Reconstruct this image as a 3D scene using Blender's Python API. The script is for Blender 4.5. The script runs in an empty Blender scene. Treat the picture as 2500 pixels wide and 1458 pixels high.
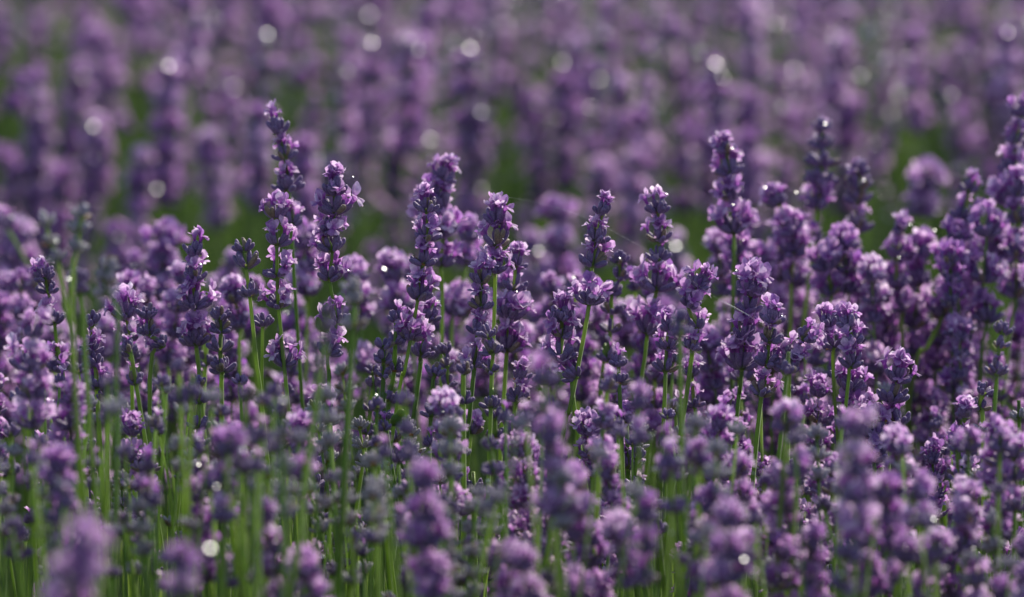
import bpy, math, random
import numpy as np
from mathutils import Vector, Matrix, Quaternion, noise

# ------------------------------------------------------------------ camera, light, exposure
S = bpy.context.scene
D0 = 3.10                      # metres to the plane of sharpness
PITCH = math.radians(7.1)
CAMZ = 0.956
cam_d = bpy.data.cameras.new("camera")
cam_d.lens = 200.0; cam_d.sensor_width = 36.0
cam_d.clip_start = 0.05; cam_d.clip_end = 500
cam_d.dof.use_dof = True; cam_d.dof.focus_distance = D0
cam_d.dof.aperture_fstop = 6.2; cam_d.dof.aperture_blades = 0
cam = bpy.data.objects.new("camera", cam_d)
cam.location = (0, 0, CAMZ); cam.rotation_euler = (math.pi/2 - PITCH, 0, 0)
S.collection.objects.link(cam); S.camera = cam

SUN = Vector((0.40, 0.62, 0.72)).normalized()      # towards the sun: behind the flowers, a little right
world = bpy.data.worlds.new("World"); S.world = world; world.use_nodes = True
wn = world.node_tree.nodes; wl = world.node_tree.links
bg = wn.get("Background") or wn.new("ShaderNodeBackground")
sky = wn.new("ShaderNodeTexSky"); sky.sky_type = 'NISHITA'; sky.sun_disc = False
sky.sun_elevation = math.asin(SUN.z); sky.sun_rotation = math.atan2(SUN.x, SUN.y)
wl.new(sky.outputs[0], bg.inputs[0]); bg.inputs[1].default_value = 0.135
sd = bpy.data.lights.new("sun", 'SUN'); sd.energy = 4.8; sd.angle = math.radians(0.5); sd.color = (1.0, 0.94, 0.82)
so = bpy.data.objects.new("sun", sd); so.rotation_euler = SUN.to_track_quat('Z', 'Y').to_euler()
so.location = SUN*20; S.collection.objects.link(so)
S.view_settings.view_transform = 'Standard'; S.view_settings.look = 'None'
S.view_settings.exposure = 0.15; S.view_settings.gamma = 1.0; S.view_settings.use_curve_mapping = False
S.render.engine = 'CYCLES'
cy = S.cycles
cy.use_denoising = True; cy.use_adaptive_sampling = False
cy.max_bounces = 6; cy.diffuse_bounces = 3; cy.glossy_bounces = 2; cy.transmission_bounces = 3
cy.sample_clamp_indirect = 3.0; cy.sample_clamp_direct = 11.0
cy.caustics_reflective = False; cy.caustics_refractive = False

rng = random.Random(11)
COL = S.collection
K = 36.0/200.0/2500.0
CP, SP = math.cos(PITCH), math.sin(PITCH)

def ray(px, py):
    u = (px-1250)*K; v = (729-py)*K
    return Vector((u, CP + v*SP, -SP + v*CP))
def at(px, py, Y):
    """the point of the pixel's line of sight in the upright plane y = Y"""
    r = ray(px, py); s = Y/r.y
    return Vector((r.x*s, Y, CAMZ + r.z*s))
def pix(p):
    q = Vector((p[0], p[1], p[2]-CAMZ))
    d = q.y*CP - q.z*SP
    return 1250 + q.x/d/K, 729 - (q.y*SP + q.z*CP)/d/K

# ------------------------------------------------------------------ materials
def new_mat(name):
    m = bpy.data.materials.new(name); m.use_nodes = True
    nt = m.node_tree; nt.nodes.clear()
    return m, nt, nt.nodes, nt.links
def node(ns, t, **kw):
    n = ns.new(t)
    for k, v in kw.items(): setattr(n, k, v)
    return n
def varied(ns, ls, scale=400.0):
    """0..1 value that differs for every piece and grains over each"""
    oi = node(ns, "ShaderNodeObjectInfo"); ge = node(ns, "ShaderNodeNewGeometry")
    a = node(ns, "ShaderNodeMath", operation='ADD'); ls.new(oi.outputs["Random"], a.inputs[0]); ls.new(ge.outputs["Random Per Island"], a.inputs[1])
    f = node(ns, "ShaderNodeMath", operation='FRACT'); ls.new(a.outputs[0], f.inputs[0])
    h = node(ns, "ShaderNodeMath", operation='MULTIPLY_ADD'); ls.new(f.outputs[0], h.inputs[0]); h.inputs[1].default_value = .5
    g = node(ns, "ShaderNodeMath", operation='MULTIPLY'); ls.new(oi.outputs["Random"], g.inputs[0]); g.inputs[1].default_value = .5
    ls.new(g.outputs[0], h.inputs[2])
    return h.outputs[0], oi.outputs["Random"]
def ramp(ns, ls, src, stops):
    r = node(ns, "ShaderNodeValToRGB"); e = r.color_ramp.elements
    e[0].position, e[0].color = stops[0][0], (*stops[0][1], 1)
    e[1].position, e[1].color = stops[-1][0], (*stops[-1][1], 1)
    for p, c in stops[1:-1]:
        x = e.new(p); x.color = (*c, 1)
    if src is not None: ls.new(src, r.inputs[0])
    return r.outputs[0]
def mixc(ns, ls, f, a, b, mode='MIX'):
    m = node(ns, "ShaderNodeMix", data_type='RGBA', blend_type=mode)
    for sock, v in ((m.inputs[0], f), (m.inputs[6], a), (m.inputs[7], b)):
        if isinstance(v, (int, float)): sock.default_value = v
        elif isinstance(v, tuple): sock.default_value = (*v, 1)
        else: ls.new(v, sock)
    return m.outputs[2]
def leafy(name, colour, rough=0.5, trans=0.4, trans_gain=1.6, sheen=0.0, sheen_tint=(1, 1, 1), spec=0.4, bump=None, coat=0.0):
    m, nt, ns, ls = new_mat(name)
    c = colour(ns, ls)
    out = node(ns, "ShaderNodeOutputMaterial")
    p = node(ns, "ShaderNodeBsdfPrincipled")
    ls.new(c, p.inputs["Base Color"]); p.inputs["Roughness"].default_value = rough
    p.inputs["Specular IOR Level"].default_value = spec
    p.inputs["Sheen Weight"].default_value = sheen; p.inputs["Sheen Roughness"].default_value = 0.35
    p.inputs["Sheen Tint"].default_value = (*sheen_tint, 1)
    p.inputs["Coat Weight"].default_value = coat; p.inputs["Coat Roughness"].default_value = 0.22
    if bump:
        n = node(ns, "ShaderNodeTexNoise"); n.inputs["Scale"].default_value = bump[0]
        tc = node(ns, "ShaderNodeTexCoord"); ls.new(tc.outputs["Object"], n.inputs["Vector"])
        b = node(ns, "ShaderNodeBump"); b.inputs["Strength"].default_value = bump[1]; b.inputs["Distance"].default_value = 0.0004
        ls.new(n.outputs[0], b.inputs["Height"]); ls.new(b.outputs[0], p.inputs["Normal"])
    if trans > 0:
        t = node(ns, "ShaderNodeBsdfTranslucent")
        g = mixc(ns, ls, 1.0, c, (trans_gain, trans_gain, trans_gain), 'MULTIPLY')
        ls.new(g, t.inputs["Color"])
        x = node(ns, "ShaderNodeMixShader"); x.inputs[0].default_value = trans
        ls.new(p.outputs[0], x.inputs[1]); ls.new(t.outputs[0], x.inputs[2]); ls.new(x.outputs[0], out.inputs[0])
    else:
        ls.new(p.outputs[0], out.inputs[0])
    return m

def c_petal(ns, ls):
    v, o = varied(ns, ls)
    c = ramp(ns, ls, v, [(0.08, (0.32, 0.14, 0.46)), (0.4, (0.60, 0.36, 0.63)), (0.85, (0.84, 0.70, 0.84))])
    at_ = node(ns, "ShaderNodeAttribute", attribute_name="t")
    c2 = mixc(ns, ls, at_.outputs["Fac"], (0.33, 0.08, 0.41), c)      # deeper violet in the throat
    n = node(ns, "ShaderNodeTexNoise"); n.inputs["Scale"].default_value = 900
    tc = node(ns, "ShaderNodeTexCoord"); ls.new(tc.outputs["Object"], n.inputs["Vector"])
    g = ramp(ns, ls, n.outputs[0], [(0.3, (0.78, 0.74, 0.82)), (0.7, (1.15, 1.15, 1.12))])
    return mixc(ns, ls, 1.0, c2, g, 'MULTIPLY')
def c_calyx_of(tip_a, tip_b, base):
    def f(ns, ls):
        v, o = varied(ns, ls)
        tip = mixc(ns, ls, v, tip_a, tip_b)
        ge = node(ns, "ShaderNodeNewGeometry"); oi = node(ns, "ShaderNodeObjectInfo")
        ad = node(ns, "ShaderNodeMath", operation='ADD'); ls.new(ge.outputs["Random Per Island"], ad.inputs[0]); ls.new(oi.outputs["Random"], ad.inputs[1])
        ml = node(ns, "ShaderNodeMath", operation='MULTIPLY'); ls.new(ad.outputs[0], ml.inputs[0]); ml.inputs[1].default_value = 17.3
        fr = node(ns, "ShaderNodeMath", operation='FRACT'); ls.new(ml.outputs[0], fr.inputs[0])
        age = ramp(ns, ls, fr.outputs[0], [(.90, (0, 0, 0)), (.95, (1, 1, 1))])       # a few calyces already dried brown
        tip = mixc(ns, ls, age, tip, (0.26, 0.19, 0.13))
        a = node(ns, "ShaderNodeAttribute", attribute_name="t")
        g = ramp(ns, ls, a.outputs["Fac"], [(0.02, (0, 0, 0)), (0.28, (1, 1, 1))])
        c = mixc(ns, ls, g, base, tip)
        n = node(ns, "ShaderNodeTexNoise"); n.inputs["Scale"].default_value = 1500
        tc = node(ns, "ShaderNodeTexCoord"); ls.new(tc.outputs["Object"], n.inputs["Vector"])
        k = ramp(ns, ls, n.outputs[0], [(0.35, (0.7, 0.7, 0.72)), (0.7, (1.3, 1.3, 1.3))])
        return mixc(ns, ls, 1.0, c, k, 'MULTIPLY')
    return f
def c_stem(ns, ls):
    v, o = varied(ns, ls)
    c = mixc(ns, ls, o, (0.13, 0.23, 0.045), (0.32, 0.43, 0.10))
    n = node(ns, "ShaderNodeTexNoise"); n.inputs["Scale"].default_value = 60
    tc = node(ns, "ShaderNodeTexCoord"); ls.new(tc.outputs["Object"], n.inputs["Vector"])
    k = ramp(ns, ls, n.outputs[0], [(0.3, (0.8, 0.82, 0.8)), (0.7, (1.2, 1.15, 1.1))])
    return mixc(ns, ls, 1.0, c, k, 'MULTIPLY')
def c_bract(ns, ls):
    v, o = varied(ns, ls)
    return ramp(ns, ls, v, [(0, (0.15, 0.22, 0.05)), (0.6, (0.17, 0.20, 0.06)), (0.75, (0.42, 0.20, 0.05)), (1, (0.55, 0.30, 0.08))])
def c_shoot(ns, ls):
    v, o = varied(ns, ls)
    return ramp(ns, ls, v, [(0, (0.05, 0.10, 0.018)), (0.5, (0.15, 0.25, 0.035)), (1, (0.34, 0.42, 0.08))])
def c_leaf(ns, ls):
    v, o = varied(ns, ls)
    return ramp(ns, ls, v, [(0, (0.025, 0.052, 0.016)), (0.5, (0.042, 0.078, 0.025)), (1, (0.10, 0.14, 0.07))])

M_PETAL = leafy("petal", c_petal, rough=0.5, trans=0.5, trans_gain=1.35, sheen=0.45, spec=0.35)
M_CALYX = leafy("calyx", c_calyx_of((0.140, 0.082, 0.205), (0.300, 0.195, 0.385), (0.20, 0.20, 0.15)), rough=0.5, trans=0.14,
                trans_gain=1.6, sheen=0.55, sheen_tint=(0.84, 0.74, 0.98), spec=0.5, bump=(2600, 0.5))
M_PALE = leafy("pale_calyx", c_calyx_of((0.38, 0.33, 0.42), (0.48, 0.44, 0.46), (0.32, 0.38, 0.18)), rough=0.5, trans=0.25,
               trans_gain=1.4, sheen=0.5, sheen_tint=(0.9, 0.92, 0.88), spec=0.5)
M_STEM = leafy("stem", c_stem, rough=0.42, trans=0.42, trans_gain=1.8, sheen=0.6, sheen_tint=(0.9, 1, 0.8), spec=0.5)
M_BRACT = leafy("bract", c_bract, rough=0.5, trans=0.4, trans_gain=1.5)
M_SHOOT = leafy("shoot", c_shoot, rough=0.45, trans=0.5, trans_gain=1.8)
M_LEAF = leafy("leaf", c_leaf, rough=0.5, trans=0.35, trans_gain=1.6, spec=0.4)
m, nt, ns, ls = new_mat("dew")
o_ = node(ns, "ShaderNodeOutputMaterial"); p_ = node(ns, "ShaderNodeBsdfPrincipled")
p_.inputs["Base Color"].default_value = (0.85, 0.86, 0.82, 1); p_.inputs["Metallic"].default_value = 0.8  # mirror metal in place of water, so dew and added glints flash white
p_.inputs["Roughness"].default_value = 0.28; ls.new(p_.outputs[0], o_.inputs[0]); M_DEW_GLINT = m
m, nt, ns, ls = new_mat("soil")
o_ = node(ns, "ShaderNodeOutputMaterial"); p_ = node(ns, "ShaderNodeBsdfPrincipled")
tc = node(ns, "ShaderNodeTexCoord"); n1 = node(ns, "ShaderNodeTexNoise"); n1.inputs["Scale"].default_value = 14; n1.inputs["Detail"].default_value = 8
ls.new(tc.outputs["Object"], n1.inputs["Vector"])
ls.new(ramp(ns, ls, n1.outputs[0], [(0.3, (0.035, 0.028, 0.018)), (0.7, (0.10, 0.085, 0.055))]), p_.inputs["Base Color"])
bm_ = node(ns, "ShaderNodeBump"); bm_.inputs["Distance"].default_value = 0.03; ls.new(n1.outputs[0], bm_.inputs["Height"]); ls.new(bm_.outputs[0], p_.inputs["Normal"])
p_.inputs["Roughness"].default_value = 0.95; ls.new(p_.outputs[0], o_.inputs[0]); M_SOIL = m
m, nt, ns, ls = new_mat("silk")
o_ = node(ns, "ShaderNodeOutputMaterial"); p_ = node(ns, "ShaderNodeBsdfPrincipled")
p_.inputs["Base Color"].default_value = (0.8, 0.8, 0.8, 1); p_.inputs["Roughness"].default_value = 0.3; p_.inputs["Sheen Weight"].default_value = 0.5
ls.new(p_.outputs[0], o_.inputs[0]); M_SILK = m
MATS = [M_CALYX, M_PETAL, M_STEM, M_BRACT, M_DEW_GLINT, M_PALE, M_LEAF, M_SHOOT]
CAL, PET, STE, BRA, DEW_GLINT, PAL, LEA, SHO = range(8)

# ------------------------------------------------------------------ raw geometry: (verts Nx3, tris Mx3, t N, mat M)
class Geo:
    def __init__(s): s.v = []; s.f = []; s.t = []; s.m = []; s.n = 0
    def add(s, v, f, t, m):
        v = np.asarray(v, float); f = np.asarray(f, int)
        s.v.append(v); s.f.append(f + s.n); s.t.append(np.asarray(t, float)); s.m.append(np.full(len(f), m) if np.isscalar(m) else m); s.n += len(v)
    def put(s, g, M):
        V, F, T, Mm = g
        A = np.array(M)
        s.add(V @ A[:3, :3].T + A[:3, 3], F, T, Mm)
    def out(s): return np.vstack(s.v), np.vstack(s.f), np.concatenate(s.t), np.concatenate(s.m)
def quads(f):
    return [x for a, b, c, d in f for x in ((a, b, c), (a, c, d))]
def to_mesh(name, g, smooth=True):
    V, F, T, Mm = g
    me = bpy.data.meshes.new(name)
    me.vertices.add(len(V)); me.vertices.foreach_set("co", V.astype(np.float32).ravel())
    me.loops.add(len(F)*3); me.loops.foreach_set("vertex_index", F.astype(np.int32).ravel())
    me.polygons.add(len(F)); me.polygons.foreach_set("loop_start", np.arange(0, len(F)*3, 3, dtype=np.int32))
    used = sorted(set(int(x) for x in Mm)); remap = {u: i for i, u in enumerate(used)}
    for u in used: me.materials.append(MATS[u])
    me.polygons.foreach_set("material_index", np.array([remap[int(x)] for x in Mm], dtype=np.int32))
    me.polygons.foreach_set("use_smooth", np.full(len(F), smooth, dtype=bool))
    a = me.attributes.new("t", 'FLOAT', 'POINT'); a.data.foreach_set("value", T.astype(np.float32))
    me.update(calc_edges=True); me.validate()
    return me
MM = 0.001
def loft(profile, sides, bend=0.0, ribs=0.0, cap=True, phase=0.0):
    """profile: list of (z, r) in mm; bends towards -x"""
    V = []; T = []; F = []; zmax = profile[-1][0]
    for i, (z, r) in enumerate(profile):
        x0 = -bend*(z/zmax)**2*zmax
        for k in range(sides):
            a = 2*math.pi*k/sides + phase
            rr = r*(1 + (ribs if k % 2 else -ribs))
            V.append(((x0 + rr*math.cos(a))*MM, rr*math.sin(a)*MM, z*MM)); T.append(z/zmax)
    for i in range(len(profile)-1):
        for k in range(sides):
            k2 = (k+1) % sides
            F.append((i*sides+k, i*sides+k2, (i+1)*sides+k2, (i+1)*sides+k))
    F = quads(F)
    if cap:
        V.append(((-bend*zmax)*MM, 0, (zmax+0.0)*MM)); T.append(1); n = len(V)-1; b = (len(profile)-1)*sides
        F += [(b+k, b+(k+1) % sides, n) for k in range(sides)]
    return V, F, T
def calyx_geo(r, lod=0, mat=CAL):
    L = 7.3*r.uniform(0.88, 1.1); w = 1.28*r.uniform(0.9, 1.12); bend = r.uniform(0.08, 0.26)
    if lod: pr = [(0, .45), (L*.25, w*.9), (L*.7, w), (L*.97, w*.45)]; sides = 6
    else: pr = [(0, .42), (L*.10, .55), (L*.24, w*.85), (L*.5, w), (L*.75, w*1.0), (L*.9, w*.82), (L*.99, w*.42)]; sides = 10
    V, F, T = loft(pr, sides, bend, 0.0 if lod else 0.07)
    g = Geo(); g.add(V, F, T, mat); return g.out(), L, bend
def lobe(r, length, width, lod):
    """a rounded petal lobe along +z from origin, width in y, cupped towards -x"""
    nl, nw = (2, 2) if lod else (4, 4)
    V = []; T = []
    ph = r.uniform(0, 6.3); am = r.uniform(0.05, 0.18); cup = r.uniform(-0.35, 0.5); curl = r.uniform(-0.5, 0.9)
    for i in range(nl+1):
        s = i/nl
        wd = width*(0.36 + 0.64*math.sin(math.pi*min(1, s*1.12)**0.8*0.62))*(1 if s < .99 else .62)
        for j in range(nw+1):
            q = 2*j/nw-1
            z = length*(s - 0.10*q*q*s + (0.05*math.cos(3*math.pi*q) if i == nl else 0))
            x = curl*length*s*s*0.5 + cup*width*0.5*q*q + am*width*0.5*math.sin(ph+q*3.2+s*3)*s
            V.append((x, q*wd/2, z)); T.append(0.25+0.75*min(1, s*1.6))
    F = quads([(i*(nw+1)+j, i*(nw+1)+j+1, (i+1)*(nw+1)+j+1, (i+1)*(nw+1)+j) for i in range(nl) for j in range(nw)])
    return np.array(V)*MM, F, T
def flower_geo(r, lod=0):
    g = Geo()
    tl = r.uniform(2.6, 4.0)
    V, F, T = loft([(0, .75), (tl*.5, .8), (tl, 1.35)], 5 if lod else 7, 0.12, cap=False)
    g.add(V, F, np.array(T)*0.25, PET)
    top = Matrix.Translation(Vector((-0.12*tl, 0, tl))*MM)
    for az, tilt, ln, wd in ((math.pi-.42, .45, 4.2, 4.0), (math.pi+.42, .45, 4.2, 4.0), (0, 1.35, 2.9, 3.0), (1.15, 1.15, 2.7, 2.8), (-1.15, 1.15, 2.7, 2.8)):
        a = az + r.uniform(-.15, .15); t = tilt + r.uniform(-.3, .3)
        M = top @ Matrix.Rotation(a, 4, 'Z') @ Matrix.Translation((1.0*MM, 0, 0)) @ Matrix.Rotation(t, 4, 'Y')
        s = r.uniform(.88, 1.15)
        v, f, tt = lobe(r, ln*s, wd*s, lod)
        A = np.array(M); g.add(v @ A[:3, :3].T + A[:3, 3], f, tt, PET)
    return g.out()
def wilt_geo(r):
    V, F, T = loft([(0, .5), (1.5, .7), (2.6, .9), (3.3, .35)], 6, 0.3)
    g = Geo(); g.add(V, F, np.array(T)*.4, PET); return g.out()
def bract_geo(r):
    g = Geo()
    V, F, T = loft([(-1.0, .9), (-.3, 1.35), (.5, 1.3), (1.1, .9)], 8, 0, cap=False); g.add(V, F, T, STE)
    for s in (0, 1):
        a = math.pi/2 + s*math.pi + r.uniform(-.3, .3)
        for off in (0,):
            v, f, t = lobe(r, r.uniform(3.2, 4.6), 3.4, 1)
            v[:, 0] *= .6
            A = np.array(Matrix.Rotation(a+off, 4, 'Z') @ Matrix.Translation((.8*MM, 0, 0)) @ Matrix.Rotation(r.uniform(.9, 1.3), 4, 'Y'))
            g.add(v @ A[:3, :3].T + A[:3, 3], f, t, BRA)
    return g.out()
def dew_glint_geo(a, b):
    V, T = [], []; F = []; n = 10; rings = [0.0, .35, .65, .88, 1.0, .8]
    zz = [1, .937, .76, .475, 0, -.35]
    V.append((0, 0, b)); T.append(0)
    for r_, z in zip(rings[1:], zz[1:]):
        for k in range(n): V.append((a*r_*math.cos(6.2832*k/n), a*r_*math.sin(6.2832*k/n), b*z)); T.append(0)
    F += [(0, 1+k, 1+(k+1) % n) for k in range(n)]
    F += quads([(1+i*n+k, 1+(i+1)*n+k, 1+(i+1)*n+(k+1) % n, 1+i*n+(k+1) % n) for i in range(4) for k in range(n)])
    g = Geo(); g.add(np.array(V)*MM, F, T, DEW_GLINT); return g.out()
r0 = random.Random(5)
CALYX = {0: [calyx_geo(r0) for _ in range(6)], 1: [calyx_geo(r0, 1) for _ in range(4)]}
CALYXP = [calyx_geo(r0, 1, PAL) for _ in range(4)]
FLOWER = {0: [flower_geo(r0) for _ in range(8)], 1: [flower_geo(r0, 1) for _ in range(5)]}
BRACT = [bract_geo(r0) for _ in range(3)]
DROP = dew_glint_geo(0.55, 0.34)
GLINT = dew_glint_geo(1.9, 0.34)  # added reflector: drop flattened into a shallow mirror for large sun glints
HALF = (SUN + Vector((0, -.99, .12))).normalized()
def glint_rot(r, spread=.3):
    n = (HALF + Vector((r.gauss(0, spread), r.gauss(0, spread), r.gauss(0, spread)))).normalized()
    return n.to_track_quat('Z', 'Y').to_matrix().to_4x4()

def layout(r, w, F, top=False, loose=False, lod=0, pale=False):
    """pieces of one whorl in its own space (z up the stem): (kind, variant, matrix)"""
    sc = w/72.0; big = min(1.25, max(.92, 1.06*sc**.7)); out = []
    n = int(round(13*min(1.25, max(.62, sc))))
    if F > .3: n += 1
    if top: n += 2
    if loose: n = max(5, n-3)
    res = []
    for i in range(n):
        side = i % 2; u = (i//2 + r.uniform(.2, .8))/math.ceil(n/2)
        az = side*math.pi + (u-.5)*2.5 + r.uniform(-.2, .2)
        tier = r.random()
        tilt = (r.uniform(1.0, 1.42) if tier < .5 else r.uniform(.5, 1.0) if tier < .8 else r.uniform(.15, .55))
        if top: tilt *= .9
        h = (.2 if tier < .45 else 1.0 if tier < .8 else 2.0)*MM*r.uniform(.5, 1.4)
        s = big*r.uniform(.9, 1.08)*(1 if tier < .8 else .92)
        ck = r.randrange(4)
        M = Matrix.Rotation(az, 4, 'Z') @ Matrix.Translation((.9*MM, 0, h)) @ Matrix.Rotation(tilt, 4, 'Y') @ Matrix.Rotation(r.uniform(-.3, .3), 4, 'Z') @ Matrix.Diagonal((s, s, s*max(.85, sc**.4), 1))
        res.append((tilt, ck, M)); out.append(('pale' if pale else 'calyx', ck, M))
    nf = int(round(F*11*max(.7, sc)))
    idx = list(range(n)); r.shuffle(idx)
    idx.sort(key=lambda i: res[i][0] + r.uniform(0, .9))
    for i in idx[:nf]:
        tilt, ck, M = res[i]
        L, bend = CALYX[lod][ck][1:] if not pale else CALYXP[ck][1:]
        s = r.uniform(.95, 1.25)
        Mf = M @ Matrix.Translation((-bend*L*MM, 0, L*.88*MM)) @ Matrix.Rotation(-tilt*r.uniform(.25, .75), 4, 'Y') @ Matrix.Rotation(r.uniform(-.5, .5), 4, 'Z') @ Matrix.Scale(s, 4)
        out.append(('flower', r.randrange(len(FLOWER[lod])), Mf))
    return out
SRC = lambda kind, v, lod: {'calyx': lambda: CALYX[lod][v % len(CALYX[lod])][0], 'pale': lambda: CALYXP[v][0], 'flower': lambda: FLOWER[lod][v][:]}[kind]()
def joined_whorl(r, w, F, top, lod, pale=False, drops=1, glints=0, wrot=None):
    g = Geo()
    g.put(BRACT[r.randrange(3)], Matrix.Scale(1, 4))
    for kind, v, M in layout(r, w, F, top, False, lod, pale): g.put(SRC(kind, v, lod), M)
    for _ in range(glints):
        p = Vector((r.uniform(-6, 6), -r.uniform(6.5, 8.5), r.uniform(5, 11)))*MM
        g.put(GLINT, Matrix.Translation(p) @ glint_rot(r) @ Matrix.Scale(r.uniform(.5, 1.5), 4))
    return g.out()

# ------------------------------------------------------------------ stems
def catmull(P, per=5):
    out = []
    Q = [P[0]*2-P[1]] + P + [P[-1]*2-P[-2]]
    for i in range(1, len(Q)-2):
        for k in range(per):
            t = k/per; a, b, c, d = Q[i-1:i+3]
            out.append(.5*((2*b) + (c-a)*t + (2*a-5*b+4*c-d)*t*t + (3*b-a-3*c+d)*t**3))
    out.append(P[-1].copy()); return out
def stem_geo(P, r_bot, r_top, spin=0.0, sides=8, per=5):
    C = catmull(P, per); n = len(C); V = []; T = []; F = []
    for i, c in enumerate(C):
        tg = (C[min(i+1, n-1)] - C[max(i-1, 0)]).normalized()
        x = tg.orthogonal() if False else Vector((1, 0, 0)); x = (x - tg*x.dot(tg)).normalized(); y = tg.cross(x)
        r = r_bot + (r_top-r_bot)*i/(n-1)
        for k in range(sides):
            a = 2*math.pi*k/sides + spin
            rr = r*(1.18 if k % 2 == 0 else .80) if sides == 8 else r
            p = c + x*rr*math.cos(a) + y*rr*math.sin(a); V.append(p); T.append(i/(n-1))
    F = quads([(i*sides+k, i*sides+(k+1) % sides, (i+1)*sides+(k+1) % sides, (i+1)*sides+k) for i in range(n-1) for k in range(sides)])
    V.append(C[-1] + (C[-1]-C[-2]).normalized()*.0006); T.append(1); b = (n-1)*sides
    F += [(b+k, b+(k+1) % sides, len(V)-1) for k in range(sides)]
    g = Geo(); g.add([tuple(v) for v in V], F, T, STE); return g.out()

# ------------------------------------------------------------------ piece meshes shared by every close stalk
ME = {'calyx': [to_mesh("calyx", c[0]) for c in CALYX[0]], 'pale': [to_mesh("calyx", c[0]) for c in CALYXP],
      'flower': [to_mesh("flower", f) for f in FLOWER[0]], 'bract': [to_mesh("whorl", b) for b in BRACT], 'drop': to_mesh("dew_glint", DROP)}
def wkey(w, F, top, pale): return (0 if w < 56 else 1 if w < 80 else 2, round(F*4), bool(top), pale)
WL = {}
def whorl_mesh(w, F, top, pale, r):
    k = wkey(w, F, top, pale)
    L = WL.setdefault(k, [])
    if len(L) < 2:
        L.append(to_mesh("whorl", joined_whorl(random.Random(hash(k) % 9973 + len(L)), (50, 70, 92)[k[0]], k[1]/4, top, 0, pale)))
        return L[-1]
    return L[r.randrange(2)]
STALKS = []
def stalk(Y, whorls, lower=(), label=None, pale=False, detail=False, glint=(), group=None, lean=None, rs=1.0):
    """whorls: (px, py, width px, share of open flowers) from the tip down"""
    r = random.Random(int(whorls[0][0]*7919 + whorls[0][1]*31 + Y*1000))
    W = [at(x, y, Y) for x, y, *_ in whorls]
    L = [at(x, y, Y) for x, y in lower]
    pts = W + L
    for i, p in enumerate(pts): p.y = Y + r.uniform(-.002, .002)
    last = pts[-1]
    dirn = (pts[-1]-pts[-3]).normalized() if len(pts) > 2 else (pts[-1]-pts[0]).normalized() if len(pts) > 1 else Vector((r.gauss(0, .06), 0, -1)).normalized()
    if lean is not None: dirn = Vector((lean, 0, -1)).normalized()
    if dirn.z > -.5: dirn = Vector((0, 0, -1))
    sx = max(-.16, min(.16, dirn.x/-dirn.z)); sy = r.gauss(0, .05)
    for f in (.3, .65, 1.0):
        z = last.z*(1-f); dz = last.z-z
        pts.append(Vector((last.x + sx*dz*(1-.35*f), last.y + sy*dz*f, z if f < 1 else -.01)))
    base = pts[-1].copy(); base.z = 0
    root = bpy.data.objects.new("lavender_stalk", None); root.empty_display_size = .02
    root.location = base; COL.objects.link(root)
    tip = W[0]; k0 = 1
    P = list(reversed(pts)); tipd = (P[-1]-P[-2]).normalized() if len(P) > 1 else Vector((0, 0, 1))
    P.append(P[-1] + tipd*.0015)
    far = abs(Y-D0) > .6
    sm = to_mesh("stem", stem_geo([p-base for p in P], .00122*rs, .00092*rs, r.uniform(0, .8), 5 if far else 8, 3 if far else 4))
    st = bpy.data.objects.new("stem", sm); st.parent = root; COL.objects.link(st)
    scl = Y/D0
    n = len(W)
    for i, (x, y, w, F) in enumerate(whorls):
        up = (W[i-1]-W[i]).normalized() if i else (W[0]-W[1]).normalized() if n > 1 else tipd
        if up.z < .3: up = Vector((0, 0, 1))
        q = Vector((0, 0, 1)).rotation_difference(up)
        R = q.to_matrix().to_4x4() @ Matrix.Rotation(r.uniform(-.5, .5) + (0 if r.random() < .7 else 1.57), 4, 'Z')
        ww = w*scl
        if detail:
            o = bpy.data.objects.new("whorl", ME['bract'][r.randrange(3)])
            o.parent = root; COL.objects.link(o); o.matrix_local = Matrix.Translation(W[i]-base) @ R
            pcs = layout(r, ww, F, i == 0, False, 0, pale)
            for kind, v, M in pcs:
                s = bpy.data.objects.new('calyx' if kind == 'pale' else kind, ME[kind][v]); s.parent = o; s.matrix_local = M; COL.objects.link(s)
            for _ in range(r.choice((0, 0, 0, 0, 1))):
                kind, v, M = pcs[r.randrange(len(pcs))]
                pos = M @ Vector((-1.2*MM, 0, 5.2*MM)) if kind != 'flower' else M @ Vector((-2*MM, 0, 4.5*MM))
                s = bpy.data.objects.new('dew_glint', ME['drop']); s.parent = o
                s.matrix_local = Matrix.Translation(pos) @ R.to_3x3().to_4x4().inverted() @ glint_rot(r, .5) @ Matrix.Scale(r.uniform(.6, 1.2), 4); COL.objects.link(s)
            if r.random() < (.05 if abs(Y-3.075) < .12 else .2):
                add_glint(r, root, W[i]-base + Vector((r.uniform(-7, 7)*MM, -r.uniform(6, 8)*MM, r.uniform(3, 10)*MM)), r.uniform(.16, .30) + .3*r.random()**2*min(1, abs(Y-D0)/.3))
        else:
            o = bpy.data.objects.new("whorl", whorl_mesh(ww, F, i == 0, pale, r))
            o.parent = root; COL.objects.link(o)
            f = ww/(50, 70, 92)[wkey(ww, F, 0, 0)[0]]; f = 1+(f-1)*.8
            o.matrix_local = Matrix.Translation(W[i]-base) @ R @ Matrix.Rotation(r.choice((0, math.pi)), 4, 'Z') @ Matrix.Scale(f, 4)
            for _ in range(r.choice((0, 1, 1, 2)) if Y > 3.9 else r.random() < .3):
                add_glint(r, root, W[i]-base + Vector((r.uniform(-7, 7)*MM, -r.uniform(6, 8.5)*MM, r.uniform(3, 11)*MM)), r.uniform(.2, .42) + .6*r.random()**2.5*min(1, abs(Y-D0)/.6) + (.35 if Y > 3.9 else 0))
    for gx, gy, gs in glint:
        add_glint(r, root, at(gx, gy, Y-.0105)-base, gs*(1.75 if Y > 3.9 else 1), .08)
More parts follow.
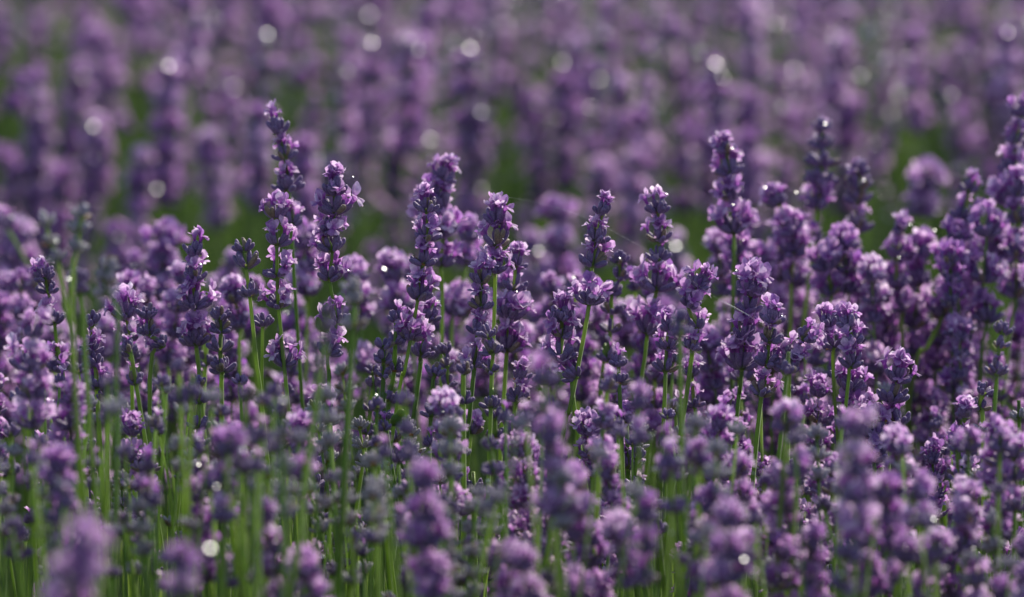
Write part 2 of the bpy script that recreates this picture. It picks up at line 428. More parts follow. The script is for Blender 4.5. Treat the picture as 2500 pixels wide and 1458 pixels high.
    root['label'] = label or ""; root['category'] = "lavender flower"
    root['group'] = group or "lavender stalks of the near bush"
    STALKS.append(dict(o=root, Y=Y, top=whorls[0][:2], bot=whorls[-1][:2], F=sum(q[3] for q in whorls)/n, n=n, auto=label is None, pale=pale, group=root['group']))
    return root
ME['glint'] = to_mesh("dew_glint", GLINT)
def add_glint(r, root, loc, s, spread=.3):  # adds a mirror drop, turned to flash the sun towards the camera
    d = bpy.data.objects.new("dew_glint", ME['glint']); d.parent = root
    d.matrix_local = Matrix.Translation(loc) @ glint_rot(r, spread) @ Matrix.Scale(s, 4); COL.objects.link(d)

# ------------------------------------------------------------------ ground
def tagged(o, kind=None, label=None, cat=None, group=None):
    if kind: o['kind'] = kind
    if label: o['label'] = label
    if cat: o['category'] = cat
    if group: o['group'] = group
    return o
def ground():
    nx, ny = 90, 90; V = []; F = []
    xs = [math.copysign(abs(t)**3*150, t) for t in np.linspace(-1, 1, nx)]
    ys = [3 + math.copysign(abs(t)**3*(200 if t > 0 else 150), t) for t in np.linspace(-1, 1, ny)]
    for y in ys:
        for x in xs:
            near = max(0, 1-abs(y-4)/12)
            z = -.004 + near*.012*noise.noise(Vector((x*3, y*3, 0)))
            V.append((x, y, z - .02*near*math.exp(-((y-4.0)/.25)**2)))
    F = quads([(j*nx+i, j*nx+i+1, (j+1)*nx+i+1, (j+1)*nx+i) for j in range(ny-1) for i in range(nx-1)])
    me = bpy.data.meshes.new("ground"); me.from_pydata(V, [], F); me.materials.append(M_SOIL)
    me.polygons.foreach_set("use_smooth", [True]*len(me.polygons))
    o = bpy.data.objects.new("ground", me); COL.objects.link(o); tagged(o, 'structure')
ground()

# ------------------------------------------------------------------ stalks traced one by one
Y0 = 3.075
def H(dy, data, lower="", label=None, detail=True, **kw):
    detail = detail or abs(dy) <= .36
    W = [tuple(float(q) for q in s.split(',')) for s in data.split()]
    L = [tuple(float(q) for q in s.split(',')) for s in lower.split()]
    return stalk(Y0+dy, W, L, label, detail=detail, **kw)
# tall pair left of centre
H(.13, "683,327,75,.15 697,389,66,.7 704,467,80,.4 713,553,62,.6", "716,640", "tallest spike left of centre, airy grey-violet whorls on a pale stem")
H(0, "673,534,70,.6 676,601,74,.6 677,675,70,.7 680,752,70,.75 694,896,76,.8", "686,820 709,1047", "spike of five wide-spaced sharp whorls standing before the tallest left spike")
H(0, "817,478,84,.7 819,522,84,.8 797,571,70,.8 811,614,76,.6 805,685,76,.8 821,790,70,.6 800,866,70,.5", "805,925 804,955", "tall dense spike with frilly lilac petals right of the tallest spike", glint=((862,432,.3),(850,660,.3)))
H(.02, "787,1000,60,.8", "784,1050", "short purple whorl low on the dense lilac spike's right stem")
H(0, "596,616,60,0 601,654,78,0 610,723,66,0", "618,800 627,893 640,1000", "thin dark bud spike topped by a small open crown of buds")
H(.01, "641,797,54,0", "640,860", "small dark bud tuft right of the thin bud spike's lowest crown")
H(.05, "477,629,70,.3 475,687,72,.5 473,754,82,.8 479,846,82,.8", "485,900 494,1000", "four-tier purple spike with dark bud cups, left of the thin bud spike", glint=((507,626,.25),(490,645,.35)))
H(.05, "111,683,66,.35 118,716,62,.1 134,791,70,.6 142,908,72,.7", "138,850 158,935", "spike at far left with dark double crown and pink lower whorls")
H(0, "225,795,52,0 223,863,62,.5 233,896,70,.3 238,949,62,.4", "240,1010", "dark compact spike with a tuft of bare buds on top, lower left")
H(0, "185,984,72,0", "190,1060", "single dark bristling bud head beneath the far left spike")
H(0, "262,981,66,0", "262,1060", "low dark bud fan beside the single bristling bud head")
H(.04, "309,776,76,.7 320,832,62,.4 318,872,50,.2", "322,950", "bright lilac-topped spike at left with dewy whorls")
H(.02, "360,776,62,0 362,815,60,.4 400,843,56,.4", "365,930", "grey bud head touching the bright lilac-topped spike's right side")
H(.02, "537,781,58,0 539,812,66,0 538,857,70,0 542,910,76,0", "541,1000", "slender all-bud spike with four dark crowns under the thin bud spike")
H(.0, "484,950,44,0 486,985,48,0 484,1047,62,0 484,1090,64,0 488,1161,52,0", "490,1220", "dark bud spike with orange-brown bracts, low at left")
H(.05, "491,1250,70,0 495,1297,60,0", "500,1400", "pair of dark bud cups low among the lime-green stems")
H(.02, "211,1100,64,0 209,1167,60,0", "212,1260", "two dark bud cups with a violet petal, lower left")
H(.1, "613,1337,66,0 617,1281,44,0", "608,1440", "dark split bud cup near the bottom edge, left of centre", detail=False)
H(.05, "800,1135,58,0 794,1180,60,0 789,1212,52,0", "786,1300", "compact dark bud spike below the dense lilac spike")
H(.06, "690,1130,40,0 711,1150,40,0", "705,1250", "tiny dark bud tip beside a blurred pink head, left of centre")
H(.10, "127,1320,40,0 118,1362,42,0", "127,1420", "small spent head on a bright-edged stem at lower left")
# centre
H(0, "1042,519,68,.4 1042,589,76,.8 1032,648,70,.7 1020,732,82,.8 1003,830,72,1.0", "1015,760 988,905 970,985", "five-tier sharp spike in the centre leaning on a dark green stem")
H(.17, "1078,441,64,.9 1055,490,70,.9 1084,515,90,.9 1084,580,80,.9 1075,650,70,.8", "1080,760", "soft pink spike directly behind the central five-tier spike", detail=False)
H(.02, "1212,549,76,.6 1213,602,84,.7 1208,665,70,.8", "1207,760", "full spike with a pink star-shaped flower on top, centre", glint=((1228,583,.35),))
H(.07, "1258,657,62,.8 1255,710,68,.5 1243,778,90,.9 1237,860,92,.9", "1229,998", "broad dewy pink-purple spike right of the star-topped spike", glint=((1262,712,.3),))
H(0, "1176,693,68,.5 1174,754,68,.4 1166,816,70,.4 1158,896,72,.6", "1150,980 1140,1065 1112,1200 1086,1350", "sharp dark four-tier spike on a long stout bright-edged stem, centre")
H(-.03, "1193,824,56,0 1203,864,62,0 1200,909,50,0 1198,997,54,0", "1202,950 1196,1060", "slender bud spike hugging the stout-stemmed central spike")
H(.28, "1145,590,60,.9 1140,648,64,.9 1106,772,92,.9", "1102,854 1095,950", "blurred pink spike between the five-tier and star-topped spikes", detail=False, glint=((1067,738,.5),))
H(0, "967,789,56,.2 965,840,52,0 962,909,62,0 948,984,55,0", "955,940 945,1050", "column of dark bud cups left of the central deep-violet whorl")
H(-.01, "936,850,40,0 936,885,40,0 936,919,42,0 932,1023,50,0", "940,960 945,1060", "narrow stack of bud cups left of the dark central column")
H(.04, "1046,785,60,.5 1027,872,66,.3", "1018,960", "half-open whorl pair on a light stem under the central spike")
H(.07, "1087,864,40,0 1092,897,36,0 1094,945,36,0", "1106,1050", "wispy stem with three tiny bud pairs, centre")
H(.05, "1150,1060,60,.6", "1146,1100", "small open purple head crossing the stout bright-edged stem")
H(.03, "960,1085,56,0 975,1125,60,0 1000,1175,64,0", "1005,1250", "dark bud fans under the green bud, left of centre", detail=False)
# right of centre
H(0, "1469,526,60,.5 1456,592,72,.5 1446,651,78,.5 1438,743,76,.6", "1420,850 1389,1008 1375,1060", "sharp spike of three tight tiers plus one lower tier on a clean stem")
H(.09, "1607,520,70,.4 1609,591,68,.8 1609,638,66,.3 1603,710,94,.9 1581,818,92,.9", "1574,878 1560,980", "softer spike with a large pink whorl midway, beside the white glint", glint=((1627,473,.35),))
H(0, "1371,783,74,.5 1373,822,74,.6 1371,879,86,.6 1408,921,72,.5", "1400,980", "bushy dark-and-lilac spike just left of the clean-stemmed spike")
H(.12, "1512,645,52,0 1512,684,58,.1 1494,720,64,.1 1494,766,70,.1 1490,811,56,0 1484,882,64,.1", "1478,840 1473,908 1465,990", "dewy grey bud spike between the two tall right-centre spikes", detail=False, glint=((1549,740,.45),(1497,698,.3),(1513,630,.3)))
H(0, "1701,701,66,.7 1680,747,76,.7 1702,805,60,.8 1689,852,56,.6", "1680,940", "bright-tipped spike leaning right, left of the silk thread")
H(.01, "1632,810,60,.6 1628,855,62,.5 1624,908,70,.4", "1622,990", "lower purple whorls packed against the bright-tipped leaning spike")
H(-.28, "1659,790,40,0 1659,820,46,0", "1661,913 1663,1040", "blurred grey bud tip held in front of the bright-tipped spike", detail=False)
H(-.02, "1510,895,44,.1 1512,940,50,0", "1516,1030", "small dark tip with a brown bract in front of purple whorls")
H(.20, "1774,380,60,.7 1781,428,74,.75 1786,490,78,.8 1792,572,92,.85", "1792,640 1790,740", "tall thick pink-purple spike right of centre, slightly blurred", detail=False, glint=((1787,362,.3),(1790,500,.35),(1815,586,.3)))
H(.34, "2006,322,64,0 2004,364,72,.05 2006,408,90,.05 2001,450,88,.1 1994,512,80,.8 1988,590,50,.5", "1982,640 1969,730", "tall blurred grey bud spike with one pink tier, right", detail=False, glint=((2015,303,.5),(2003,390,.3),(2005,495,.4)))
H(.34, "2098,426,66,0 2095,463,80,.05 2093,497,76,.1 2090,567,86,.15 2075,640,74,.4", "2070,760", "blurred bud spike with bead-like dew, right of the grey bud spike", detail=False, glint=((2110,440,.35),(2055,573,.45)))
H(.28, "1903,502,60,.8 1937,571,72,.8 1937,626,82,.8 1932,690,66,.7", "1930,800", "soft purple spike left of the tall grey bud spike", detail=False, glint=((1867,458,.55),(1944,470,.35)))
H(.04, "1833,725,90,.85 1828,765,80,.6 1816,834,82,.85 1811,902,92,.9", "1806,960 1801,1000", "large lilac spike crossed by the silk thread", glint=((1798,661,.3),))
H(0, "1885,790,66,.5 1878,834,72,.3 1872,893,76,.4 1858,968,70,.7", "1868,930 1850,1050", "dark sharp spike immediately right of the large lilac spike")
H(.02, "2024,801,60,.6 2035,850,62,.6", "2036,950", "lilac-crowned spike, left one of a close pair at right")
H(0, "2075,804,68,.6 2085,843,62,.6 2080,898,76,.7", "2070,870 2065,990", "lilac-crowned spike, right one of a close pair at right")
H(.0, "1962,828,54,.7 1927,868,60,.5 1927,908,76,.5", "1925,1000", "spiky purple clump between dark sharp spike and lilac-crowned pair")
H(.01, "2190,934,80,.7 2178,983,86,.4 2195,1041,76,.5", "2170,1120", "wide purple spike standing before the dark gap at right")
H(-.02, "2400,963,50,0 2390,1000,46,0", "2400,1060", "small pale-edged bud tip near the right edge")
H(0, "2136,1065,80,.8 2132,1127,92,.9", "2135,1200", "round violet head on a straight stem, lower right")
H(.03, "2075,957,78,.75 2067,1026,82,.8 2060,1090,70,.7", "2058,1180", "ragged lilac spike left of the round violet head")
H(.28, "2196,573,56,.7 2190,631,66,.6 2190,701,64,.6 2205,760,70,.7", "2205,850", "blurred purple spike at left edge of the right-hand clump", detail=False, glint=((2163,596,.35),(2195,628,.35)))
H(.27, "2365,471,56,.7 2353,538,66,.6 2347,585,66,.6 2318,660,106,.9 2300,771,110,.9", "2262,850 2231,920", "blurred leaning spike with wide whorls in the right-hand clump", detail=False, glint=((2368,670,.4),))
H(.30, "2493,287,60,.9 2481,354,62,.8 2464,427,76,.7 2452,503,92,.9 2423,631,100,.9", "2388,754 2353,929", "tallest spike at the right edge with five blurred lilac tiers", detail=False, glint=((2386,712,.45),(2378,745,.35)))
H(.27, "2487,480,70,.7 2487,545,70,.7 2481,631,76,.8 2480,725,80,.8", "2462,830 2450,960", "blurred purple spike at the right edge under the tallest one", detail=False)
H(-.1, "2446,815,44,0 2440,854,52,0 2432,912,60,.1", "2428,1000", "greyish bud spike in front of the right-hand clump", detail=False)
H(.8, "2254,468,84,.9 2246,530,80,.9", "2244,650", "pale mauve blurred head above the right-hand clump", detail=False, glint=((2277,440,.8),))
H(.30, "2240,640,80,.8 2245,700,80,.7 2230,800,80,.6", "2225,900", "blurred purple spike filling the middle of the right-hand clump", detail=False, glint=((2282,562,.4),))
H(.24, "2410,580,80,.7 2400,690,80,.8 2410,790,90,.7", "2395,900", "wide blurred purple spike between the leaning and rightmost spikes", detail=False)
H(.3, "1850,655,72,.85 1860,720,60,.7", "1860,830", "blurred pink head behind the large lilac spike", detail=False)
H(.25, "2020,660,84,.85 2030,720,76,.7", "2030,830", "blurred pink-mauve head above the lilac-crowned pair", detail=False)
# pale young spikes at left
H(-.33, "113,553,50,0 127,603,40,0 141,637,46,0", "160,740 178,830 182,960", "pale grey-green budding spike at left, bending right", pale=True, detail=False)
H(-.33, "200,534,48,0 194,566,56,0 190,612,56,0", "180,650 176,775 180,850 184,980", "pale grey-green spike with three round tiers beside the bending one", pale=True, detail=False)
H(-.33, "262,660,52,0 254,690,60,0 262,722,60,0", "285,745 290,800 284,920", "drooping pale bud spike, third of the pale spikes at left", pale=True, detail=False)
H(-.30, "192,692,60,0 196,716,62,0", "205,780 210,900", "greyish double bud crown below the three-tier pale spike", pale=False, detail=False)
H(-.33, "862,712,58,0 866,745,62,0 862,800,70,0", "856,900 850,1010", "blurred pale bud spike on a broad green stem right of the lilac spike", pale=True, detail=False, rs=1.25)
H(-.45, "797,770,46,0 793,805,50,0 795,835,40,0 785,890,36,0", "776,960 755,1110", "blurred bud spike on a lime stem before the dense lilac spike", pale=False, detail=False, rs=1.25)
H(.7, "38,600,70,.9 38,650,82,.9 30,720,84,.9 20,800,84,.8", "20,900", "blurred magenta-purple spike at the left edge", detail=False)
H(.55, "20,560,60,.8 95,700,60,.7 90,780,70,.8", "90,900", "blurred mauve spike behind the far left spike", detail=False)
H(-.12, "62,906,88,.3 66,985,90,.1", "70,1050", "soft bluish bud head with a few lilac petals at left", detail=False)
H(.45, "400,610,76,.9 395,680,84,.9 402,750,76,.7", "402,880", "blurred pale pink spike left of the four-tier purple spike", detail=False)
H(.30, "746,610,72,.85 748,665,72,.6 752,720,80,.8", "748,900", "soft lilac spike between the two tall left spikes", detail=False)
H(.2, "575,740,70,.7 590,800,70,.7", "585,900", "soft mauve head under the thin bud spike", detail=False, glint=((548,764,.3),))
H(.3, "965,700,90,.9 975,760,80,.8", "972,900", "blurred pink clump left of the central spike", detail=False, glint=((938,657,.75),))
# close blurred heads along the bottom
for dy, d, lab, g in (
    (-.85, "446,1396,92,1 444,1458,80,.8", "large blurred pink-purple head at the bottom edge beside a white glint", ((513,1340,1.0),)),
    (-.55, "557,1110,84,.8", "blurred lilac head with two pale petals, lower left", ()),
    (-.50, "739,1173,80,.95", "blurred soft pink head below the dense lilac spike", ()),
    (-.55, "543,1275,84,.6", "blurred violet head right of the pair of dark cups", ((528,1188,.45),)),
    (-.45, "2232,1222,94,1 2215,1290,70,.6", "big blurred orchid-pink head, lower right", ()),
    (-.55, "2205,1378,84,1", "blurred rosy head near the bottom right", ()),
    (-.50, "2285,1370,96,1", "broad blurred violet head beside the rosy one at bottom right", ()),
    (-.45, "1711,1141,88,.9", "blurred mauve head right of centre near the bottom", ()),
    (-.48, "1734,1260,96,.9 1730,1340,92,.8", "large soft mauve spike low in the frame right of centre", ()),
    (-.5, "1715,1450,100,.9", "blurred pink head cut by the bottom edge right of centre", ()),
    (-.40, "1918,1053,96,.85", "blurred pale lilac head behind the bottom-right crowd", ()),
    (-.40, "1944,1165,92,.8", "blurred lilac-grey head under the pale lilac one", ()),
    (-.32, "2365,1105,76,.95", "vivid blurred magenta petal head at lower right", ()),
    (-.32, "2442,1105,84,.8", "blurred mauve head right of the vivid magenta one", ()),
    (-.45, "1560,1000,80,.6 1560,1080,84,.4", "soft grey-violet spike right of centre below the dark tip", ((1533,1208,.5),)),
    (-.55, "1330,940,90,.3 1335,1010,80,.1", "soft grey-violet bud head at centre right", ((1373,963,.4),)),
    (-.5, "1640,1150,100,.4 1645,1250,90,.1", "large grey-lilac blurred spike low right of centre", ((1640,1300,.5),)),
    (-.6, "2070,1370,110,.2 2050,1440,90,.0", "very blurred grey-green head near the bottom right", ((2052,1400,.9),)),
    (-.6, "1820,1370,90,.3", "blurred grey bud head with a round glint, bottom right", ((1818,1367,.8),)),
    (-.62, "690,1010,80,0 690,1075,84,0", "blurred grey bud head under the five-whorl spike", ((691,977,.4),)),
):
    d = " ".join("%s,%s,%.0f,%.2f" % (a, b, float(c)*.8, float(e)*.85) for a, b, c, e in (q.split(",") for q in d.split()))
    H(dy*.8, d, "", lab, detail=False, glint=[(a, b, c*.85) for a, b, c in g])
# ranks of the next bush, far out of focus
for px, py, dy, n, F, g in (
    (1410,120,1.9,3,1,()), (1380,210,1.7,3,.9,()), (1830,250,1.5,3,.9,()), (1825,345,1.4,2,.9,()), (1565,300,1.5,3,.9,()), (1720,310,1.6,3,.8,()),
    (2070,260,1.7,4,.8,()), (632,285,1.3,3,1,()), (90,200,1.6,4,.9,()), (200,60,2.2,3,.9,()), (265,110,2.1,3,.9,()), (530,75,2.3,3,.9,()),
    (190,180,1.9,3,.9,()), (340,390,1.4,4,.9,((383,461,.8),)), (515,345,1.4,3,.85,((514,420,.5),)), (740,370,1.3,3,.9,()), (425,240,1.7,3,.8,((427,287,.5),)),
    (232,310,1.6,4,.9,((226,308,.75),)), (100,300,1.6,4,.9,((103,280,.4),)), (1640,160,2.0,4,.8,()), (1300,250,1.7,4,.7,()), (1140,300,1.5,4,.7,((1140,271,.7),(1142,385,.7))),
    (905,130,2.2,3,.5,((905,105,.8),)), (1150,150,3.6,3,.3,((1147,118,.8),)), (1000,120,2.2,3,.5,((1000,96,.6),)), (1748,180,2.1,3,.5,((1748,156,.9),)), (1818,190,2.1,3,.3,((1818,170,.5),)),
    (2460,100,2.2,4,.7,((2460,80,.6),)), (1360,520,.8,3,.9,()), (1650,610,1.0,3,.6,((1650,601,.8),)), (1300,600,1.0,4,.6,((1388,578,.3),)), (410,190,2.0,4,.8,((410,162,.8),)),
    (660,40,2.3,3,.7,((660,25,.5),)), (1465,270,1.8,3,.8,((1466,250,.5),)), (1500,120,2.3,3,.4,((1500,105,.4),)), (2350,130,2.2,4,.8,()), (2230,60,2.4,3,.8,()), (2420,170,2.0,4,.9,()),
    (2150,190,2.0,3,.5,()), (560,210,1.9,4,.7,()), (870,240,1.8,4,.4,()), (960,330,1.6,4,.3,((752,505,.4),)), (30,430,1.6,3,.6,()), (150,430,1.5,4,.9,()), (1550,400,1.4,3,.7,()),
    (1190,160,2.1,3,.4,((1187,167,.35),)), (1460,420,1.4,3,.6,((1466,425,.4),)), (290,580,1.2,3,.8,((288,578,.45),)), (1670,330,1.5,2,.7,()), (2340,300,1.7,3,.6,())):
    r = random.Random(px*3+py)
    if any(c > .5 for _, _, c in g): dy = min(dy, 1.45)
    k = D0/(D0+dy); w = r.uniform(88, 104)*k; st = 68*k; x = px; y = py+30*k; lx = r.uniform(-.12, .12); data = []
    for i in range(n+2):
        data.append((x, y, w*(.85 if i == 0 else 1), min(1, F*(1.15 if dy > 1 else 1)))); q = st*r.uniform(.85, 1.5); y += q; x += lx*q
    stalk(Y0+dy-.02, data, (), None, detail=False, glint=[(a, b, c*.85) for a, b, c in g], group="lavender stalks of the bushes behind, out of focus", lean=r.uniform(-.08, .08), rs=1.2)


# ------------------------------------------------------------------ the crowd round them, one by one
def limit(px):
    """height of the near bush's outline in the photograph: crowd tips stay below it"""
    pts = [(-200, 700), (60, 860), (150, 880), (300, 830), (520, 800), (720, 900), (830, 960), (950, 820), (1080, 900), (1250, 870), (1330, 820), (1480, 840), (1620, 880), (1760, 900), (1900, 850), (2100, 900), (2230, 1010), (2330, 980), (2700, 950)]
    for (a, b), (c, d) in zip(pts, pts[1:]):
        if a <= px <= c: return b + (d-b)*(px-a)/(c-a)
    return 950
def flowers(r, px):
    p = .10 if px < 1250 else .10 + .50*min(1, (px-1250)/450)
    return min(1, max(0, r.gauss(.62, .22))) if r.random() < p else (r.choice((0, 0, 0, .12, .2)))
crng = random.Random(77)
def crowd(r, px, py, dy, F, group, wmul=1.0, n=None):
    k = D0/(D0+dy); w = r.uniform(46, 62)*k*(1.1 if F > .4 else 1)*wmul; st = r.uniform(56, 84)*k; x, y, lx = px, py, r.gauss(0, .08); data = []
    for i in range(n or (r.choice((2, 3, 3, 4)) if F > .3 else r.choice((1, 2, 2, 3)))):
        data.append((x, y, w*(.82 if i == 0 else r.uniform(.92, 1.12)), F if F < .3 else min(1, max(.2, F+r.gauss(0, .2))))); q = st*r.uniform(.7, 1.35); y += q; x += lx*q
    z = at(x, y, Y0+dy).z
    if z < .08: return None
    return stalk(Y0+dy, data, (), None, pale=(F == 0 and r.random() < .10), detail=abs(dy) < .13, group=group, lean=lx+r.gauss(0, .04), rs=r.uniform(.9, 1.15))
NEARG = "lavender stalks of the near bush"
cnt = 0; slots = []
while cnt < 118:
    r = crng; px = r.uniform(-60, 2560); u = r.random()
    dy = r.uniform(-.12, .2) if u < .55 else r.uniform(-.36, -.12) if u < .9 else r.uniform(-.42, -.3)
    lo = limit(px) + (20 if dy > -.12 else 90 if dy > -.5 else 250)
    py = lo + (1440-lo)*r.random()**1.1
    if dy > .1 and py > 1350: continue
    if any(abs(px-a) < 62 and abs(py-b) < 52 for a, b in slots): continue
    slots.append((px, py))
    F = flowers(r, px)
    if px < 1250 and dy < -.3 and F > .3 and r.random() < .7: F = .1
    if crowd(r, px, py, dy, F, NEARG): cnt += 1
# middle ranks, just behind the sharp row
cnt = 0; slots = []
while cnt < 40:
    r = crng; px = r.uniform(-40, 2560); dy = r.uniform(.22, .62)
    lo = limit(px) - r.uniform(20, 170)*(1 if px < 1900 else 1.3)
    if 1290 < px < 1340 or 2095 < px < 2165 or 2440 > px > 2240 and lo > 850 or 850 < px < 915: continue
    if any(abs(px-a) < 50 and abs(lo-b) < 60 for a, b in slots): continue
    slots.append((px, lo))
    if crowd(r, px, lo, dy, min(1, max(.25, r.gauss(.8, .15))), "lavender stalks along the back of the near bush", 1.12): cnt += 1

# ------------------------------------------------------------------ spider silk and green bud
def tube_obj(name, pts, rad, mat, sides=5, per=6):
    C = catmull(pts, per); V = []; n = len(C)
    for i, c in enumerate(C):
        tg = (C[min(i+1, n-1)]-C[max(i-1, 0)]).normalized(); x = tg.cross(Vector((0, 1, 0))).normalized(); y = tg.cross(x)
        for k in range(sides):
            a = 6.28318*k/sides; V.append(tuple(c + (x*math.cos(a)+y*math.sin(a))*rad*(.6+.4*math.sin(math.pi*i/(n-1)))))
    F = quads([(i*sides+k, i*sides+(k+1) % sides, (i+1)*sides+(k+1) % sides, (i+1)*sides+k) for i in range(n-1) for k in range(sides)])
    me = bpy.data.meshes.new(name); me.from_pydata(V, [], F); me.materials.append(mat)
    me.polygons.foreach_set("use_smooth", [True]*len(me.polygons))
    o = bpy.data.objects.new(name, me); COL.objects.link(o); return o
silk = [(1100, 470), (1250, 483), (1400, 520), (1530, 583), (1640, 650), (1740, 722), (1835, 775), (1930, 822)]
o = tube_obj("spider_silk", [at(x, y, Y0-.035+.02*i/8) for i, (x, y) in enumerate(silk)], .00003, M_SILK)
tagged(o, None, "fine spider silk thread slanting down rightwards between the spikes", "spider silk")
o = tube_obj("spider_silk", [at(x, y, Y0-.03) for x, y in ((1762, 736), (1785, 746), (1832, 772))], .00012, M_SILK)
tagged(o, None, "short bright strand of spider silk lit before the large lilac spike", "spider silk")
def blob(name, c, rad, squash, tilt, mat, parent):
    V = []; F = []; nr, ns_ = 7, 12
    for i in range(nr+1):
        th = math.pi*i/nr
        for k in range(ns_):
            a = 6.28318*k/ns_; q = 1+.06*math.sin(2*a+th)
            V.append((rad*squash*math.sin(th)*math.cos(a)*q, rad*.8*math.sin(th)*math.sin(a), rad*(math.cos(th) + .18*math.sin(th)**2)))
    F = quads([(i*ns_+k, (i+1)*ns_+k, (i+1)*ns_+(k+1) % ns_, i*ns_+(k+1) % ns_) for i in range(nr) for k in range(ns_)])
    me = bpy.data.meshes.new(name); me.from_pydata(V, [], F); me.materials.append(mat); me.polygons.foreach_set("use_smooth", [True]*len(me.polygons))
    me.validate()
    o = bpy.data.objects.new(name, me); o.parent = parent; o.location = c; o.rotation_euler = (0, tilt, 0); COL.objects.link(o)
e = bpy.data.objects.new("green_bud", None); e.empty_display_size = .01; e.location = at(967, 1041, Y0-.03); COL.objects.link(e)
b0 = e.location.copy()
for x, y, rd, sq, ti in ((966, 1026, .0038, .75, .5), (970, 1030, .0030, .9, -.4), (978, 1010, .0028, .8, .7), (983, 1008, .0019, .7, .2)):
    blob("bud_scale", at(x, y, Y0-.03-.001*rd)-b0, rd, sq, ti, M_SHOOT, e)
tagged(e, None, "plump glossy green bud clinging beside a stem, lower centre left", "green bud")

# ------------------------------------------------------------------ stuff: rest of the lavender, leaves and bare shoots
PROTO = bpy.data.collections.new("stalk_kinds")
def proto_stalk(i, F, back, hgt=.6):
    r = random.Random(300+i); g = Geo(); n = r.choice((3, 4, 5)) if back else r.choice((4, 5)) if F > .3 else r.choice((1, 2, 3)); sp = 1.4 if back else 1.1; z = hgt; lx, ly = r.uniform(-.06, .06), r.uniform(-.05, .05)
    g.add(*(lambda q: (q[0], q[1], q[2], q[3]))(stem_geo([Vector((-lx*.3*(f-1)**2, 0, hgt*f)) + Vector((lx, ly, 0))*f*f*.6 for f in (0, .35, .7, 1)], .0011, .0009, r.random(), 4, 3)))
    for k in range(n):
        f = z/hgt; c = Vector((-lx*.3*(f-1)**2, 0, z)) + Vector((lx, ly, 0))*f*f*.6
        G = joined_whorl(r, r.uniform(60, 78)*(1.12 if F > .4 else .85), min(1, max(0, max(F, 0) + (r.gauss(0, .15) if F > .1 else 0))), k == 0, 1, glints=r.choice((0, 1, 1, 2, 2))*(back), pale=F < 0)
        g.put(G, Matrix.Translation(c) @ Matrix.Rotation(r.uniform(0, 6), 4, 'Z'))
        z -= r.uniform(.0095, .0165)*sp*(2.2 if k == n-2 and r.random() < .6 else 1)
    o = bpy.data.objects.new("k_%02d" % i, to_mesh("stalk_kind", g.out())); return o
def proto_leaves(i, hmax, nl, wid, stemlike=False):
    r = random.Random(900+i); g = Geo()
    for _ in range(nl):
        h = hmax*r.uniform(.55, 1); w = wid*r.uniform(.7, 1.2); az = r.uniform(0, 6.28); lean = abs(r.gauss(0, .10 if stemlike else .3)); V = []; T = []
        nseg = 5; x0, y0 = r.uniform(-.02, .02), r.uniform(-.02, .02); tw = r.uniform(0, 3)
        for k in range(nseg+1):
            s = k/nseg; rad = lean*h*s**1.7; ww = w*(1-.75*s**2.5)*(.6+.4*min(1, s*4)) if not stemlike else w*(1-.85*s**3)
            c = Vector((x0+math.cos(az)*rad, y0+math.sin(az)*rad, h*s)); d = Vector((-math.sin(az+tw), math.cos(az+tw), 0))
            V += [tuple(c-d*ww/2), tuple(c + Vector((math.cos(az+tw), math.sin(az+tw), 0))*ww*.28), tuple(c+d*ww/2)]; T += [s]*3
        F = quads([(k*3+j, k*3+j+1, k*3+4+j, k*3+3+j) for k in range(nseg) for j in (0, 1)])
        g.add(V, F, T, SHO if stemlike else LEA)
    return bpy.data.objects.new("l_%02d" % i, to_mesh("leaf_kind", g.out()))
def scatter(name, pts, coll, label, cat):
    """pts: (x, y, z, tilt_x, tilt_y, spin, scale, index)"""
    P = np.array(pts, float); me = bpy.data.meshes.new(name); n = len(P)
    me.vertices.add(n); me.vertices.foreach_set("co", P[:, :3].astype(np.float32).ravel())
    a = me.attributes.new("rot", 'FLOAT_VECTOR', 'POINT'); a.data.foreach_set("vector", P[:, 3:6].astype(np.float32).ravel())
    a = me.attributes.new("scl", 'FLOAT', 'POINT'); a.data.foreach_set("value", P[:, 6].astype(np.float32))
    a = me.attributes.new("idx", 'INT', 'POINT'); a.data.foreach_set("value", P[:, 7].astype(np.int32))
    me.update()
    o = bpy.data.objects.new(name, me); COL.objects.link(o)
    ng = bpy.data.node_groups.new(name, 'GeometryNodeTree')
    ng.interface.new_socket("Geometry", in_out='INPUT', socket_type='NodeSocketGeometry'); ng.interface.new_socket("Geometry", in_out='OUTPUT', socket_type='NodeSocketGeometry')
    N = ng.nodes; L = ng.links; gi = N.new("NodeGroupInput"); go = N.new("NodeGroupOutput")
    ci = N.new("GeometryNodeCollectionInfo"); ci.inputs["Collection"].default_value = coll; ci.inputs["Separate Children"].default_value = True; ci.inputs["Reset Children"].default_value = True
    ip = N.new("GeometryNodeInstanceOnPoints"); ip.inputs["Pick Instance"].default_value = True
    def na(nm, t):
        q = N.new("GeometryNodeInputNamedAttribute"); q.data_type = t; q.inputs["Name"].default_value = nm
        return [s for s in q.outputs if s.enabled and s.name == "Attribute"][0]
    e2r = N.new("FunctionNodeEulerToRotation"); L.new(na("rot", 'FLOAT_VECTOR'), e2r.inputs[0]); L.new(e2r.outputs[0], ip.inputs["Rotation"])
    L.new(na("scl", 'FLOAT'), ip.inputs["Scale"]); L.new(na("idx", 'INT'), ip.inputs["Instance Index"])
    L.new(gi.outputs[0], ip.inputs["Points"]); L.new(ci.outputs[0], ip.inputs["Instance"]); L.new(ip.outputs[0], go.inputs[0])
    md = o.modifiers.new("scatter", 'NODES'); md.node_group = ng
    tagged(o, 'stuff', label, cat); return o
KINDS_F = [.9, .85, .95, .75, .8, 1.0, .5, .6, .0, -1, .1, -1]
NEARP = bpy.data.collections.new("near_stalk_kinds")
